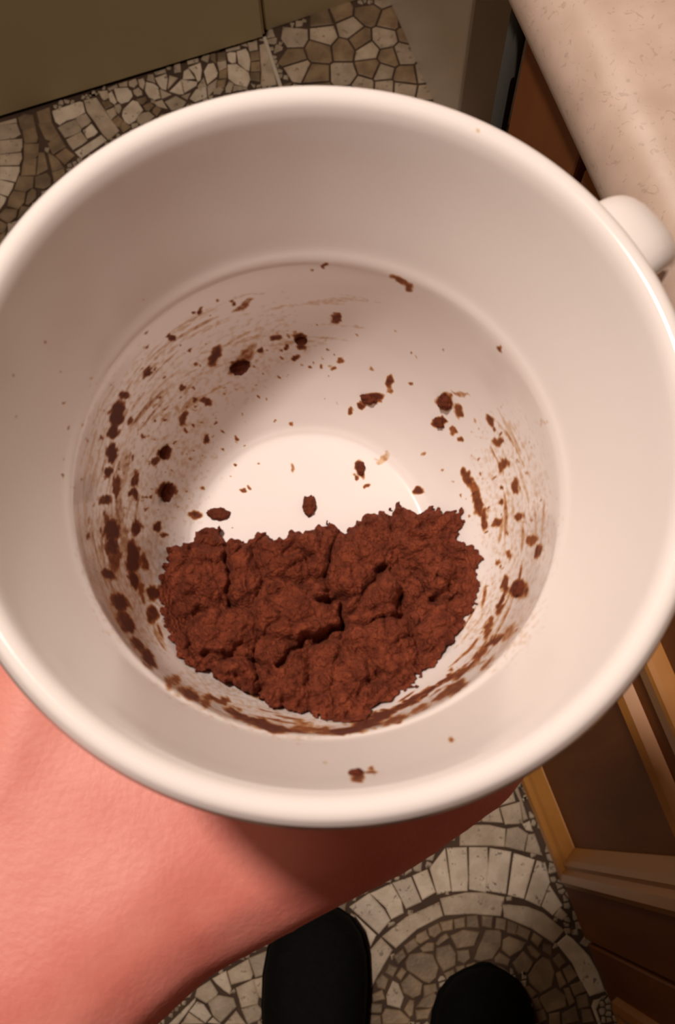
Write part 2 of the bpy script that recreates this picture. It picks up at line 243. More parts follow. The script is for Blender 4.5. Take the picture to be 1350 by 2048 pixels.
# each line: trace frame, stone kind (l light, m grey, c brown), outline
TRACE = """1m 0,350 230,330 280,470 200,520 0,545
1m 0,560 170,545 300,535 305,640 280,700 130,720 0,735
1m 0,750 290,725 300,800 260,885 0,890
1l 0,910 265,910 265,970 210,1110 120,1090 0,1075
1l 0,1090 190,1135 170,1200 110,1305 0,1270
1l 0,1290 90,1330 60,1400 0,1480
1c 250,250 330,200 450,210 480,360 330,400 290,400
1c 310,410 480,370 515,520 500,580 340,590
1c 330,600 530,600 520,740 480,790 330,800
1c 330,810 500,800 480,1020 290,1030 310,900
1c 500,170 670,110 700,300 540,320
1c 520,330 700,310 790,470 700,560 620,540
1c 650,600 800,480 890,640 720,740
1c 760,760 890,660 1010,760 880,880
1c 650,720 780,800 860,920 710,970
1c 530,720 600,720 650,940 500,1020
1c 710,990 870,930 880,1000 740,1120
1c 480,1045 640,1000 690,1060 690,1160 600,1210 480,1190
1c 260,1040 460,1045 450,1180 400,1210 340,1250 200,1220
1c 380,1270 440,1200 490,1240 490,1330 390,1420 350,1410
1c 190,1240 350,1260 330,1390 250,1480 110,1440 130,1330
1c 290,1440 400,1460 300,1560 240,1620
1c 80,1480 240,1490 220,1590 120,1670 0,1600 0,1560
1c 0,1640 100,1690 60,1800 0,1800
1m 110,1680 240,1640 120,1790
1c 0,1830 80,1790 60,1900 0,1970
1m 0,320 220,260 230,310 0,345
2l 170,570 540,440 580,450 610,580 500,640 470,660 360,690 270,750 215,710
2m 310,750 480,680 560,800 550,840 440,890 340,920 250,790
2m 490,650 620,600 690,700 660,740 570,790 500,700
2l 590,830 700,740 780,850 740,890 640,930
2m 360,950 440,910 560,850 620,930 640,960 560,1020 450,1080 400,1020
2l 480,1120 830,890 900,960 560,1200
2m 600,420 760,385 1070,830 930,950 850,870 740,700 640,570
2l 930,330 970,300 1035,440 1010,470 950,430
2l 1005,260 1180,250 1230,290 1250,360 1200,430 1100,460 1050,420
2m 1015,490 1090,470 1100,540 1070,600 1020,560
2m 900,560 1000,520 1035,610 970,670
2c 840,440 930,430 980,490 890,540
2c 980,690 1060,630 1120,690 1080,780 1040,770
2c 1090,790 1120,700 1230,780 1130,850
2m 790,300 910,290 930,380 860,420
2m 920,260 1040,210 1050,240 940,290
2m 1070,200 1180,165 1180,230 1080,235
2m 1205,165 1290,130 1320,190 1270,245 1210,220
2m 1240,740 1320,725 1330,760 1250,800
3l 165,930 280,815 340,830 405,930 340,1010 320,1050 240,1100 190,1080 155,1000
3m 340,1020 400,970 480,955 545,1010 480,1070 380,1110 340,1070
3m 290,690 350,660 390,700 400,740 340,760 300,730
3c 330,800 440,770 455,810 400,860 360,840
3c 415,880 500,840 540,880 480,940 440,930
3m 350,560 410,540 430,600 410,670 370,640
3l 435,690 450,590 540,610 590,650 620,780 550,800 480,770
3m 540,840 640,810 700,910 600,890
3c 530,920 570,880 630,920 580,1000 530,960
3m 620,680 750,740 640,790
3m 680,830 810,760 935,830 880,910 760,930 700,850
3l 560,540 690,490 710,540 690,680 640,670 590,600
3m 735,510 830,540 715,670
3l 740,700 870,570 905,730 850,735
3l 880,560 1070,590 1060,630 920,715
3l 910,460 960,420 1040,540 900,550
3l 970,410 1110,355 1125,440 1110,560 1080,580 1040,480
3m 1080,640 1150,540 1185,640 1090,670
3l 985,790 1060,680 1180,650 1190,770 1050,830
3m 880,760 985,725 950,800
3l 1160,460 1210,370 1270,360 1320,470 1310,520 1200,610 1180,540
3m 950,330 1080,300 1090,340 960,370
3m 1200,640 1310,560 1300,660 1210,760
3m 550,470 680,430 690,470 560,500
3m 470,500 530,490 555,590 460,560
4l 460,350 500,330 580,335 580,470 530,480 480,450
4l 600,320 720,280 760,340 785,450 770,590 720,570 620,480
4l 470,510 590,500 760,620 785,720 740,820 580,780 480,700
4m 440,840 490,740 550,780 510,900 440,900
4m 270,860 350,820 410,850 360,920 270,920
4m 320,470 440,450 450,540 350,590
4c 350,600 460,560 450,690 350,700
4c 320,730 440,710 420,820 320,830
4m 560,800 740,830 740,850 540,880
4c 790,330 910,310 920,430 800,450
4c 800,470 920,460 930,590 800,600
4c 790,620 920,610 920,740 790,720
4m 750,190 880,180 890,290 780,310
4c 330,340 440,320 440,440 330,450
4c 220,350 290,340 300,480 230,430
4m 920,230 1010,200 1160,790 940,800 950,600
4m 440,290 640,240 640,280 450,320
5l 330,1060 50,1339 140,1339 325,1095
5m 350,960 490,870 570,1000 560,1030 450,1110 330,1040
5l 520,850 660,770 715,960 700,1010 640,970 560,900
5m 680,770 900,640 950,800 930,850 790,890 720,910
5m 910,630 1130,540 1160,690 1130,790 980,830
5l 1130,480 1240,360 1270,390 1250,480 1180,540
5l 1150,570 1240,540 1190,680
5m 470,1110 580,1030 740,1060 770,1150 600,1320 520,1240
5m 770,950 950,860 1010,1050 1000,1120 830,1160
5m 960,860 1110,820 1060,1060 1010,1040
5l 270,1200 350,1100 420,1130 500,1250 440,1320
5m 180,1339 260,1220 420,1330
5m 830,1180 1000,1130 1060,1200 1020,1290 900,1339
5m 650,1339 770,1200 870,1339
5l 470,1320 520,1270 600,1339
0l 0,890 130,800 230,910 270,980 195,1070
0l 140,800 280,735 345,850 360,930 280,970 240,890
0l 290,730 410,690 465,820 480,855 380,900 340,820
0l 425,680 520,640 575,790 490,840
0l 540,630 640,500 680,780 590,805
0l 655,495 785,490 795,690 790,780 690,785
0l 805,490 925,490 930,600 915,790 805,770
0l 945,495 1085,520 1050,800 920,780
0m 220,1090 380,960 600,860 625,950 450,1040 310,1165
0m 610,835 780,795 900,795 1040,825 1015,950 820,935 640,945
0l 30,940 175,1080 140,1150 110,1050
0m 210,1100 285,1180 170,1380 60,1600 100,1400 140,1180
7m 0,500 40,470 300,470 470,510 460,690 300,680 0,680
7m 490,510 600,490 700,560 660,740 470,690
7m 710,570 770,560 850,780 680,740
7m 50,430 200,350 210,430
7m 220,370 400,290 440,440 230,430
7m 420,290 620,230 650,450 470,460
7l 650,460 720,430 750,530 690,520
7m 240,240 350,180 370,260 200,330
7m 370,170 540,90 570,220 390,270
7m 550,70 590,50 700,400 660,420 630,230
7l 560,760 770,830 660,1230 500,1190
7l 800,840 880,860 930,1060 830,1310 680,1240
7l 930,1100 1060,1300 960,1400 850,1310
7m 980,1410 1040,1330 1110,1400 1060,1450
8m 240,-60 500,-30 650,30 870,210 760,340 540,190 250,70
8l 900,260 960,300 1130,480 1220,640 1295,840 1140,890 1040,720 960,550 800,350
8l 1180,940 1250,920 1200,1030 1250,1180 1230,1184 1160,1000
8c 20,60 130,70 120,190 20,170
8c 170,80 270,100 260,210 160,190
8c 290,110 390,150 370,260 280,230
8c 400,160 520,220 490,310 380,250
8c 560,240 650,300 600,380 530,310
8c 660,350 740,370 740,470 650,420
8c 820,450 890,540 820,600 760,510
8c 860,620 930,570 1010,680 920,750
8c 940,780 1050,740 1090,840 980,890
8c 1000,900 1110,870 1130,1000 1020,1020
8c 1050,1030 1140,1030 1180,1150 1070,1170
8c 60,210 200,210 220,240 215,370 130,500 0,530 -60,510 -20,400
8c 240,310 300,275 470,340 430,410 310,480 230,410
8c 150,500 200,440 310,510 290,580 160,540
8c 340,550 450,430 550,540 500,640 400,660
8c 490,380 530,370 630,460 590,500 540,470
8c 500,680 570,570 650,490 720,520 770,640 740,790 630,860 520,760
8c 790,660 830,640 890,760 830,810
8c 870,820 920,810 980,950 930,990
8c 630,900 790,810 880,890 890,1000 700,1060 620,930
8c 850,1080 990,1000 1030,1150 860,1184
8c 720,1080 820,1060 830,1184 720,1184
8c 570,1060 660,1030 690,1130 600,1184
8c 460,800 510,790 590,870 530,920
8c 540,930 600,910 640,1020 560,1040
8c 100,560 230,600 300,650 0,640 0,570
6c 860,430 1010,390 1080,490 1070,620 940,690 860,550
6c 1020,290 1160,225 1340,250 1280,400 1090,430
6c 1090,460 1220,450 1240,540 1170,600 1100,570
6c 510,590 560,500 700,480 820,500 880,650 850,760 780,820 720,800 530,670
6c 680,430 760,370 830,370 830,460 710,470
6c 850,380 900,310 970,265 1000,310 880,400
6c 460,830 560,720 700,830 680,950 600,990 490,930
6m 300,960 370,800 430,830 490,980 450,1100 310,1060
6c 410,740 470,650 520,690 460,790
6c 290,700 330,610 420,650 370,750
6c 500,1120 560,1010 610,1020 590,1180 560,1200
6c 250,1180 290,1110 450,1130 560,1230 540,1282 260,1282
6c 950,710 1050,670 1080,740 990,810
6c 1080,640 1170,620 1190,700 1100,740
6c 1200,620 1290,590 1310,680 1210,700
6c 920,930 1010,850 1070,880 960,1020
6c 700,1000 830,920 880,1000 800,1100 640,1090
6c 720,850 850,830 870,910 720,980
6c 630,1130 800,1110 760,1220 640,1230
6c 1060,110 1180,80 1180,190 1070,210
6c 1200,70 1320,60 1340,200 1200,190
6c 900,140 1040,110 1040,220 930,240
6c 770,210 880,150 920,240 840,310 780,280
6c 640,280 740,230 780,320 680,380 620,350
6c 500,400 610,320 660,400 540,490
6c 380,520 480,440 520,520 430,610
6c 180,800 250,720 320,780 280,890 200,870
6c 140,950 250,900 280,1000 150,1030
6c 100,1150 130,1050 250,1060 240,1150
6c 100,1282 110,1180 230,1190 240,1282"""
SM = {'l': M_stone, 'm': M_mid, 'c': M_cobble}
def ccw(P): 
    a = sum(P[i][0]*P[(i+1) % len(P)][1]-P[(i+1) % len(P)][0]*P[i][1] for i in range(len(P))); return P if a > 0 else P[::-1]
def inset(P, d):
    out = []; n = len(P)
    for i in range(n):
        a, b, c = (np.array(P[(i+k-1) % n]) for k in range(3))
        e1 = (b-a)/(np.linalg.norm(b-a)+1e-9); e2 = (c-b)/(np.linalg.norm(c-b)+1e-9)
        nrm = np.array([-e1[1]-e2[1], e1[0]+e2[0]]); k = max(.4, np.linalg.norm(nrm)/2)
        nrm = nrm/(np.linalg.norm(nrm)+1e-9)
        out.append(b+nrm*d/k)
    return out
def prism(P, h):
    """bevelled stone on outline P: side ring, bevel ring, top face"""
    P = ccw([tuple(p) for p in P]); n = len(P); T = inset(P, .0011); z0 = -.0005
    v = [(p[0], p[1], z0) for p in P]+[(p[0], p[1], h-.0007) for p in P]+[(p[0], p[1], h) for p in T]
    f = [(r*n+i, r*n+(i+1) % n, (r+1)*n+(i+1) % n, (r+1)*n+i) for r in (0, 1) for i in range(n)]+[tuple(range(2*n, 3*n))]
    return v, f
def put_stone(P, k):
    c = np.mean(np.array(P), axis=0); v, f = prism([np.array(p)-c for p in P], .0021+random.random()*.0007)
    o = pymesh('stone', v, f, SM[k], floor); o.location = (c[0], c[1], 0); return o
GR = .002; GX, GY, GW, GH = -1.1, -.9, 950, 1060                      # 2 mm occupancy raster of the floor
occ = np.zeros((GW, GH), bool)
gx, gy = np.meshgrid(GX+(np.arange(GW)+.5)*GR, GY+(np.arange(GH)+.5)*GR, indexing='ij')
def raster(P, grow):
    P = ccw([tuple(p) for p in P]); a = np.array(P); lo = ((a.min(0)-grow-[GX, GY])/GR).astype(int)-1; hi = ((a.max(0)+grow-[GX, GY])/GR).astype(int)+2
    lo = np.clip(lo, 0, [GW, GH]); hi = np.clip(hi, 0, [GW, GH]); sx, sy = slice(lo[0], hi[0]), slice(lo[1], hi[1])
    X, Y = gx[sx, sy], gy[sx, sy]; ins = np.zeros(X.shape, bool); dmin = np.full(X.shape, 9.)
    for i in range(len(P)):
        (x0, y0), (x1, y1) = P[i], P[(i+1) % len(P)]
        cr = ((y0 > Y) != (y1 > Y)) & (X < (x1-x0)*(Y-y0)/(y1-y0+1e-12)+x0); ins ^= cr
        t = np.clip(((X-x0)*(x1-x0)+(Y-y0)*(y1-y0))/((x1-x0)**2+(y1-y0)**2+1e-12), 0, 1)
        dmin = np.minimum(dmin, np.hypot(X-x0-t*(x1-x0), Y-y0-t*(y1-y0)))
    return sx, sy, ins | (dmin < grow)
for line in TRACE.split('\n'):
    h, *pts = line.split(); x0, y0, k = CROPS[int(h[0])]
    P = [onz((x0+float(a)/k, y0+float(b)/k))[:2] for a, b in (q.split(',') for q in pts)]
    sx, sy, mk = raster(P, .0012); occ[sx, sy] |= mk
    put_stone(inset(ccw([tuple(p) for p in P]), -.0004), h[1])
def cut(P, a, b):
    """keep the part of convex P nearer to a than to b"""
    mid = (a+b)/2; n = b-a; out = []
    for i in range(len(P)):
        p, q = P[i], P[(i+1) % len(P)]; dp, dq = (p-mid)@n, (q-mid)@n
        if dp <= 0: out.append(p)
        if dp*dq < 0: out.append(p+(q-p)*(dp/(dp-dq)))
    return out
CUPC = c2w((-.0014, -.0117, .1756))
def project(p):
    q = RW.T@(np.asarray(p)-CAM); return PC[0]+F*q[0]/q[2], PC[1]+F*q[1]/q[2]
stuff_v, stuff_f = [], []
for step in (.026, .011, .0062):
    nx, ny = int(GW*GR/step), int(GH*GR/step); seeds = {}
    for i in range(nx):
        for j in range(ny): seeds[i, j] = np.array([GX+(i+.5+random.uniform(-.33, .33))*step, GY+(j+.5+random.uniform(-.33, .33))*step])
    for (i, j), c in seeds.items():
        se = (c-A0[:2])@U[:2], (c-A0[:2])@E_[:2]
        if se[0] < SB+.047 or se[1] > .045 and se[0] > -.3 or se[1] > .6: continue
        if step < .009 and not (c[1] > .5 or -.2 < c[0] < .26 and c[1] < .1): continue
        if step < .02 and not (-.62 < c[0] < .25 and -.3 < c[1] < 1.0): continue
        ix, iy = int((c[0]-GX)/GR), int((c[1]-GY)/GR)
        if not (0 <= ix < GW and 0 <= iy < GH) or occ[ix, iy]: continue
        P = [c+np.array(q)*step*1.6 for q in ((-1, -1), (1, -1), (1, 1), (-1, 1))]
        for a in range(-2, 3):
            for b in range(-2, 3):
                if (a or b) and (i+a, j+b) in seeds: P = cut(P, c, seeds[i+a, j+b])
        P = [p for k, p in enumerate(P) if np.linalg.norm(p-P[k-1]) > .09*step]
        if len(P) < 3: continue
        P = inset([tuple(p) for p in P], .0011 if step > .02 else .0007)
        sx, sy, mk = raster(P, .0004)
        if (occ[sx, sy] & mk).mean() > (0 if step > .009 else .04):
            continue
        s2x, s2y, m2 = raster(P, .001); occ[s2x, s2y] |= m2
        px = project((c[0], c[1], 0)); inside = -10 < px[0] < 1360 and -10 < px[1] < 2058
        hid = ((px[0]-643)/770)**2+((px[1]-908)/740)**2 < .95 or (px[0] < 640 and px[1] > 1300 and px[1] < 1850)
        if inside and not hid and step > .02: put_stone(P, random.choice('cmmc'))
        else:
            v, f = prism(P, .0022); n0 = len(stuff_v); stuff_v += v; stuff_f += [tuple(k+n0 for k in q) for q in f]
so = pymesh('small_stones', stuff_v, stuff_f, M_mid, floor); so['kind'] = 'stuff'

# ------------------------------------------------------------------ cup (its own frame: origin at the rim centre, z up its axis)
AX = np.array([-.052, .256, 1.0]); AX /= np.linalg.norm(AX)         # down the axis, photo axes
ZU = RW@(-AX); XU = RW@np.array([1., 0, 0]); XU -= ZU*(XU@ZU); XU /= np.linalg.norm(XU); YU = np.cross(ZU, XU)
CM = np.eye(4); CM[:3, 0], CM[:3, 1], CM[:3, 2], CM[:3, 3] = XU, YU, ZU, CUPC
CMi = np.linalg.inv(CM)
def w2l(p): return (CMi@np.append(p, 1))[:3]
INN = [(.0527, -.0016), (.0519, -.0004), (.0507, 0), (.0494, -.0005), (.0484, -.0020), (.0474, -.0050), (.0456, -.0110), (.0434, -.0180), (.0411, -.0250), (.0399, -.0285), (.0391, -.0303), (.0387, -.0316), (.0385, -.0335),
       (.0381, -.0400), (.0371, -.0480), (.0352, -.0560), (.0322, -.0635), (.0284, -.0697), (.0252, -.0736), (.0236, -.0750), (.0222, -.0756), (.0180, -.0757), (.0100, -.0756), (.0, -.0755)]
OUT = [(.0531, -.0030), (.0527, -.0050), (.0508, -.0100), (.0480, -.0190), (.0455, -.0270), (.0440, -.0340), (.0428, -.0440), (.0412, -.0540), (.0384, -.0640), (.0346, -.0720), (.0310, -.0775), (.0300, -.0800), (.0300, -.0830), (.0280, -.0835), (.0270, -.0815), (.0, -.0805)]
def resample(P, step):
    P = np.array(P); t = np.r_[0, np.cumsum(np.linalg.norm(np.diff(P, axis=0), axis=1))]
    def cr(x):                                                         # Catmull-Rom through the profile
        i = min(max(np.searchsorted(t, x)-1, 0), len(P)-2); u = (x-t[i])/(t[i+1]-t[i])
        a, b, c, d = P[max(i-1, 0)], P[i], P[i+1], P[min(i+2, len(P)-1)]
        return b+.5*u*(c-a+u*(2*a-5*b+4*c-d+u*(3*(b-c)+d-a)))
    return np.array([cr(x) for x in np.linspace(0, t[-1], int(t[-1]/step)+1)])
inn = resample(INN, .00035); inn[-1, 0] = 0; inn[:, 0] = np.maximum(inn[:, 0], 0)
def depth_at(r): return np.interp(r, inn[::-1, 0][np.argsort(inn[::-1, 0])], inn[::-1, 1][np.argsort(inn[::-1, 0])])
NS = 720
th = np.arange(NS)*2*math.pi/NS
def lathe(prof, ns):
    tt = np.arange(ns)*2*math.pi/ns; v = []; n = len(prof)
    for r, z in prof[:-1]: v += list(zip(r*np.cos(tt), r*np.sin(tt), np.full(ns, z)))
    v.append((0, 0, prof[-1][1])); f = [(i*ns+j, i*ns+(j+1) % ns, (i+1)*ns+(j+1) % ns, (i+1)*ns+j) for i in range(n-2) for j in range(ns)]
    L0 = (n-2)*ns; f += [(L0+j, L0+(j+1) % ns, len(v)-1) for j in range(ns)]
    return v, f
cup = bpy.data.objects.new('cup', None); C.objects.link(cup); cup.matrix_world = Matrix(CM.tolist())
tag(cup, 'white glazed cup held in the hand with wet brown coffee grounds inside', 'cup')
v, f = lathe(inn, NS)
inner = pymesh('inside', v, [q[::-1] for q in f], M_cup, cup, True)
ov, of = lathe([tuple(inn[0])]+list(resample(OUT, .0008)), 160)
outer = pymesh('outside', ov, of, M_cupplain, cup, True)
def fix_normals(o, away=None):
    bm = bmesh.new(); bm.from_mesh(o.data); bmesh.ops.recalc_face_normals(bm, faces=bm.faces); bm.to_mesh(o.data); bm.free()
# handle: strap loop at the right, below the rim
ha = w2l(c2w(np.array([(1290-675)/F, (452-1024)/F, 1])*.2)); ha = math.atan2(ha[1], ha[0])
hd = Vector((math.cos(ha), math.sin(ha), 0)); ht = Vector((-math.sin(ha), math.cos(ha), 0)); hz = Vector((0, 0, 1))
path = [(.047, -.014), (.053, -.0125), (.0595, -.0135), (.0632, -.018), (.0647, -.026), (.0646, -.036), (.0632, -.046), (.0575, -.054), (.050, -.0585), (.0385, -.0600)]
path = resample(path, .0016); secs = []
for i, (r, z) in enumerate(path):
    t = path[min(i+1, len(path)-1)]-path[max(i-1, 0)]; t /= np.linalg.norm(t); nrm = hd*(-t[1])+hz*t[0]
    wd = .0078-.0012*math.sin(math.pi*i/len(path)); secs.append([hd*r+hz*z+ht*wd*math.copysign(abs(math.cos(a))**.8, math.cos(a))+nrm*.0036*math.sin(a) for a in (2*math.pi*k/20 for k in range(20))])
handle = sweep('handle', secs, M_cupplain, cup, smooth=True)

# stains left by the wet grounds on the glaze: x, y, rx, ry, tilt, strength in the photo's frame, laid onto the inner surface
ST = """400,624,8,8,0,.9 341,676,7,6,0,.9 295,743,8,7,0,.9 487,611,24,8,-35,.55 550,675,12,8,0,.8 600,675,13,9,0,.95 604,693,10,7,0,.8 429,713,11,22,25,.85 478,733,22,15,-20,1 493,707,10,26,40,.5 521,703,6,4,0,.9
563,715,5,5,0,.6 592,716,8,6,0,.8 680,720,10,5,-20,.6 665,735,6,6,0,.7 673,637,8,12,20,.8 365,776,6,6,0,.8 389,800,6,6,0,.9 411,804,9,9,0,.85 367,838,8,15,30,.8 413,880,8,7,0,.9 329,905,15,12,-20,1 313,922,8,6,0,.8 333,980,20,13,-10,1
247,791,10,8,0,.9 233,829,14,28,15,1 227,864,14,14,0,1 260,844,6,12,15,.7 224,904,11,20,10,.95 219,944,9,12,0,.9 269,958,8,18,5,.8 318,793,4,4,0,.6 473,875,5,5,0,.7 583,847,6,5,0,.6 354,818,6,6,0,.4 651,529,5,6,0,.8 622,541,6,5,0,.5 486,979,5,5,0,.8 584,935,5,9,0,.55
804,563,26,7,28,.65 819,573,9,9,0,.6 743,798,19,9,-15,1 721,811,7,7,0,.9 703,822,6,6,0,.8 777,760,8,12,10,.8 777,777,9,7,0,.5 890,804,17,17,0,1 918,822,10,14,0,.75 879,844,13,9,0,1 821,767,7,5,0,.7 981,842,9,14,-20,.75 994,884,12,9,-30,.7 1005,929,9,14,35,.7 1032,973,9,16,20,.7
905,864,9,6,0,.6 917,880,7,5,0,.75 934,953,8,20,-28,.8 952,991,9,12,-20,.8 721,938,8,16,-10,.9 710,953,5,5,0,.8 734,973,5,4,0,.7 836,980,10,8,0,.9 845,907,4,4,0,.5 766,916,20,8,-25,.4 743,740,6,5,0,.5 921,787,18,4,20,.5
211,999,13,12,0,.8 235,974,9,24,0,.75 223,1060,18,24,0,.95 223,1093,12,18,0,.85 266,1113,14,34,0,1 268,1158,13,18,0,.95 288,1125,10,18,-10,.7 272,1056,9,18,0,.85 268,990,8,14,0,.8 217,1150,16,10,30,.9 240,1203,20,17,30,.9 258,1251,16,14,30,.9 297,1317,11,24,-35,.9 309,1186,15,13,0,.9 305,1227,11,20,-10,.85
313,1054,10,9,-40,.85 327,1068,9,5,0,.75 394,1029,11,11,30,.85 174,1072,6,7,0,.75 175,1045,4,12,0,.5 337,1366,11,14,-30,.6 382,1390,22,13,25,.8 411,1406,13,9,20,.7 451,1402,12,7,20,.75 476,1427,30,8,20,.8 517,1443,34,8,17,.85 561,1459,30,7,12,.8 612,1456,30,6,5,.6 606,1446,20,4,5,.5 650,1462,30,6,0,.7
430,1398,26,8,18,.75 495,1440,36,8,20,.8 545,1458,34,7,12,.85 590,1462,30,6,6,.7 365,1382,14,10,30,.6 352,1360,8,12,-30,.6 245,1235,14,20,-25,.8 275,1290,10,20,-30,.8 230,1120,12,26,5,.7 214,1040,8,20,0,.6 250,1080,12,40,0,.45 240,1020,10,40,0,.45 250,940,10,40,6,.42 280,1180,8,30,-10,.6 200,1100,6,24,0,.4 956,1008,9,26,-12,.8 969,1039,8,24,0,.75 947,975,10,20,-20,.6 1002,1006,7,7,0,.8 1038,1032,11,8,-30,.7 996,1048,10,8,-30,.7 1064,1081,14,9,-40,.65 1076,1103,7,15,10,.8 1018,1106,7,10,0,.6 1038,1179,17,17,0,.95 1011,1170,6,22,0,.8 1000,1205,6,24,20,.8 982,1242,8,12,0,.7 975,1262,6,20,20,.7 985,1283,28,6,-28,.8 1018,1266,8,26,35,.5 960,1310,7,26,40,.7 975,1325,6,22,45,.6
930,1338,7,34,50,.75 890,1362,6,34,58,.8 850,1385,6,34,62,.85 911,1376,28,10,-30,.75 880,1392,22,8,-28,.7 813,1408,30,7,-25,.85 769,1428,36,9,-20,.9 733,1446,34,12,-12,.9 690,1462,40,9,-5,.9 790,1440,30,7,-18,.7 840,1418,24,6,-25,.6 996,1126,5,4,0,.6 902,1341,6,4,0,.6
716,1553,15,12,-20,.8 742,1543,9,6,0,.75 902,1479,6,7,0,.6 956,262,5,5,0,.3 651,1525,5,4,0,.3 1085,845,12,8,0,.28"""
V = np.array(v); W = (CM[:3, :3]@V.T).T+CUPC; Q = (W-CAM)@RW
PX, PY = PC[0]+F*Q[:, 0]/Q[:, 2], PC[1]+F*Q[:, 1]/Q[:, 2]
_in = (V[:, 2] < -.024) | ((abs(PX-720) < 60) & (abs(PY-1550) < 40))
for ax, sd in ((PX, 11.0), (PY, 23.0)):                                # ragged outlines
    ax[_in] += np.array([noise.noise((a*330, b*330, c*330+sd))*7+noise.noise((a*1100, b*1100, c*1100+sd))*5 for a, b, c in V[_in]])
stain = np.zeros(len(V)); rs = np.random.RandomState(3)
def stroke(x, y, rx, ry, a, k):
    a = math.radians(a); dx, dy = PX-x, PY-y; sel = np.where((abs(dx) < 3*max(rx, ry)) & (abs(dy) < 3*max(rx, ry)))[0]
    if not len(sel): return
    u_, v_ = (dx[sel]*math.cos(a)+dy[sel]*math.sin(a))/rx, (-dx[sel]*math.sin(a)+dy[sel]*math.cos(a))/ry
    val = k*np.clip(1.35-.8*(u_*u_+v_*v_), 0, 1); stain[sel] = np.maximum(stain[sel], val)
for q in '300,900,150,230,8,.2 270,1150,110,190,-15,.23 1030,1000,90,210,-8,.2 480,720,170,90,-30,.18 1000,1230,90,130,25,.2 480,1410,200,50,18,.22'.split(): stroke(*map(float, q.split(',')))   # thin brown film
for q in ST.split(): stroke(*map(float, q.split(',')))
def arc_streaks(n, a0, a1, z0, z1, kmin, kmax, lmin=.05, lmax=.2):       # fine curved smears that follow the wall
    TH, ZZ, RR = np.arctan2(V[:, 1], V[:, 0]), V[:, 2], np.hypot(V[:, 0], V[:, 1])
    for _ in range(n):
        a, z, ln, k, tilt = rs.uniform(a0, a1), rs.uniform(z0, z1), rs.uniform(lmin, lmax), rs.uniform(kmin, kmax), rs.uniform(-.012, .012)
        d = (TH-a+math.pi) % (2*math.pi)-math.pi; val = k*np.clip(1.3-(d/ln)**2-((ZZ-z-tilt*d)/rs.uniform(.0003, .0009))**2, 0, 1)
        np.maximum(stain, val, out=stain)
R_ = math.radians
arc_streaks(110, R_(120), R_(215), -.064, -.036, .22, .5)
arc_streaks(40, R_(80), R_(140), -.058, -.038, .15, .33)
arc_streaks(26, R_(-55), R_(25), -.062, -.040, .22, .5)
arc_streaks(30, R_(170), R_(345), -.066, -.042, .3, .75, .03, .12)
for _ in range(260):
    a = rs.rand(); x, y = (rs.normal(330, 100), rs.normal(860, 120)) if a < .55 else ((rs.normal(640, 130), rs.normal(720, 60)) if a < .75 else (rs.normal(980, 50), rs.normal(990, 110)))
    r = rs.uniform(1.2, 3.4); stroke(x, y, r*rs.uniform(.8, 1.6), r, rs.uniform(0, 180), rs.uniform(.35, .85))
at = inner.data.attributes.new('stain', 'FLOAT', 'POINT'); at.data.foreach_set('value', stain.astype(np.float32))

# ------------------------------------------------------------------ coffee grounds heaped against the near side of the bottom
def on_plane(px, py):
    """photo point -> cup frame, on the sloping top of the heap"""
    d = CMi[:3, :3]@ray((px, py)); o = w2l(CAM); k = np.clip((py-1000)/460, -.2, 1.2); zp = -.0715+.0125*k
    return o+d*((zp-o[2])/d[2])
OUTL = [(322, 1135), (330, 1100), (352, 1085), (385, 1068), (398, 1050), (420, 1042), (440, 1052), (452, 1075), (470, 1068), (498, 1072), (510, 1055), (532, 1052), (552, 1070), (585, 1058), (622, 1058), (640, 1042), (660, 1036), (690, 1052), (712, 1036), (740, 1020), (768, 1015), (786, 1024), (792, 998), (806, 998), (818, 1018), (848, 1014), (862, 1004), (884, 1018), (918, 1026), (924, 1048), (912, 1078), (946, 1094), (956, 1120), (952, 1160), (946, 1210), (930, 1250), (900, 1290), (868, 1330), (838, 1352), (836, 1372), (780, 1395), (740, 1420), (730, 1446), (690, 1452), (668, 1448), (640, 1430), (560, 1415), (510, 1392), (480, 1370), (430, 1350), (392, 1338), (352, 1312), (330, 1265), (326, 1225), (316, 1180)]
ol = np.array([on_plane(*p) for p in OUTL])
gx0, gy0 = ol[:, :2].min(0)-.001, ol[:, :2].max(0)+.001; st = .00022
nx, ny = ((gy0-gx0)/st).astype(int)+1
XX, YY = np.meshgrid(gx0[0]+np.arange(nx)*st, gx0[1]+np.arange(ny)*st, indexing='ij')
def pn(x, y, sc, seed=0.0): return np.array([noise.noise((a*sc, b*sc, seed)) for a, b in zip(x.ravel(), y.ravel())]).reshape(x.shape)
jx, jy = XX+pn(XX, YY, 900, 1)*.0010+pn(XX, YY, 350, 5)*.0009, YY+pn(XX, YY, 900, 2)*.0010+pn(XX, YY, 350, 6)*.0009
ins = np.zeros(XX.shape, bool); dm = np.full(XX.shape, 1.)
for i in range(len(ol)):
    (x0, y0), (x1, y1) = ol[i, :2], ol[(i+1) % len(ol), :2]
    ins ^= ((y0 > jy) != (y1 > jy)) & (jx < (x1-x0)*(jy-y0)/(y1-y0+1e-12)+x0)
    t = np.clip(((jx-x0)*(x1-x0)+(jy-y0)*(y1-y0))/((x1-x0)**2+(y1-y0)**2), 0, 1); dm = np.minimum(dm, np.hypot(jx-x0-t*(x1-x0), jy-y0-t*(y1-y0)))
cup_z = np.interp(np.hypot(XX, YY), inn[::-1, 0], inn[::-1, 1])
A_ = np.c_[ol[:, 0], ol[:, 1], np.ones(len(ol))]; cf = np.linalg.lstsq(A_, ol[:, 2], rcond=None)[0]; plane = XX*cf[0]+YY*cf[1]+cf[2]
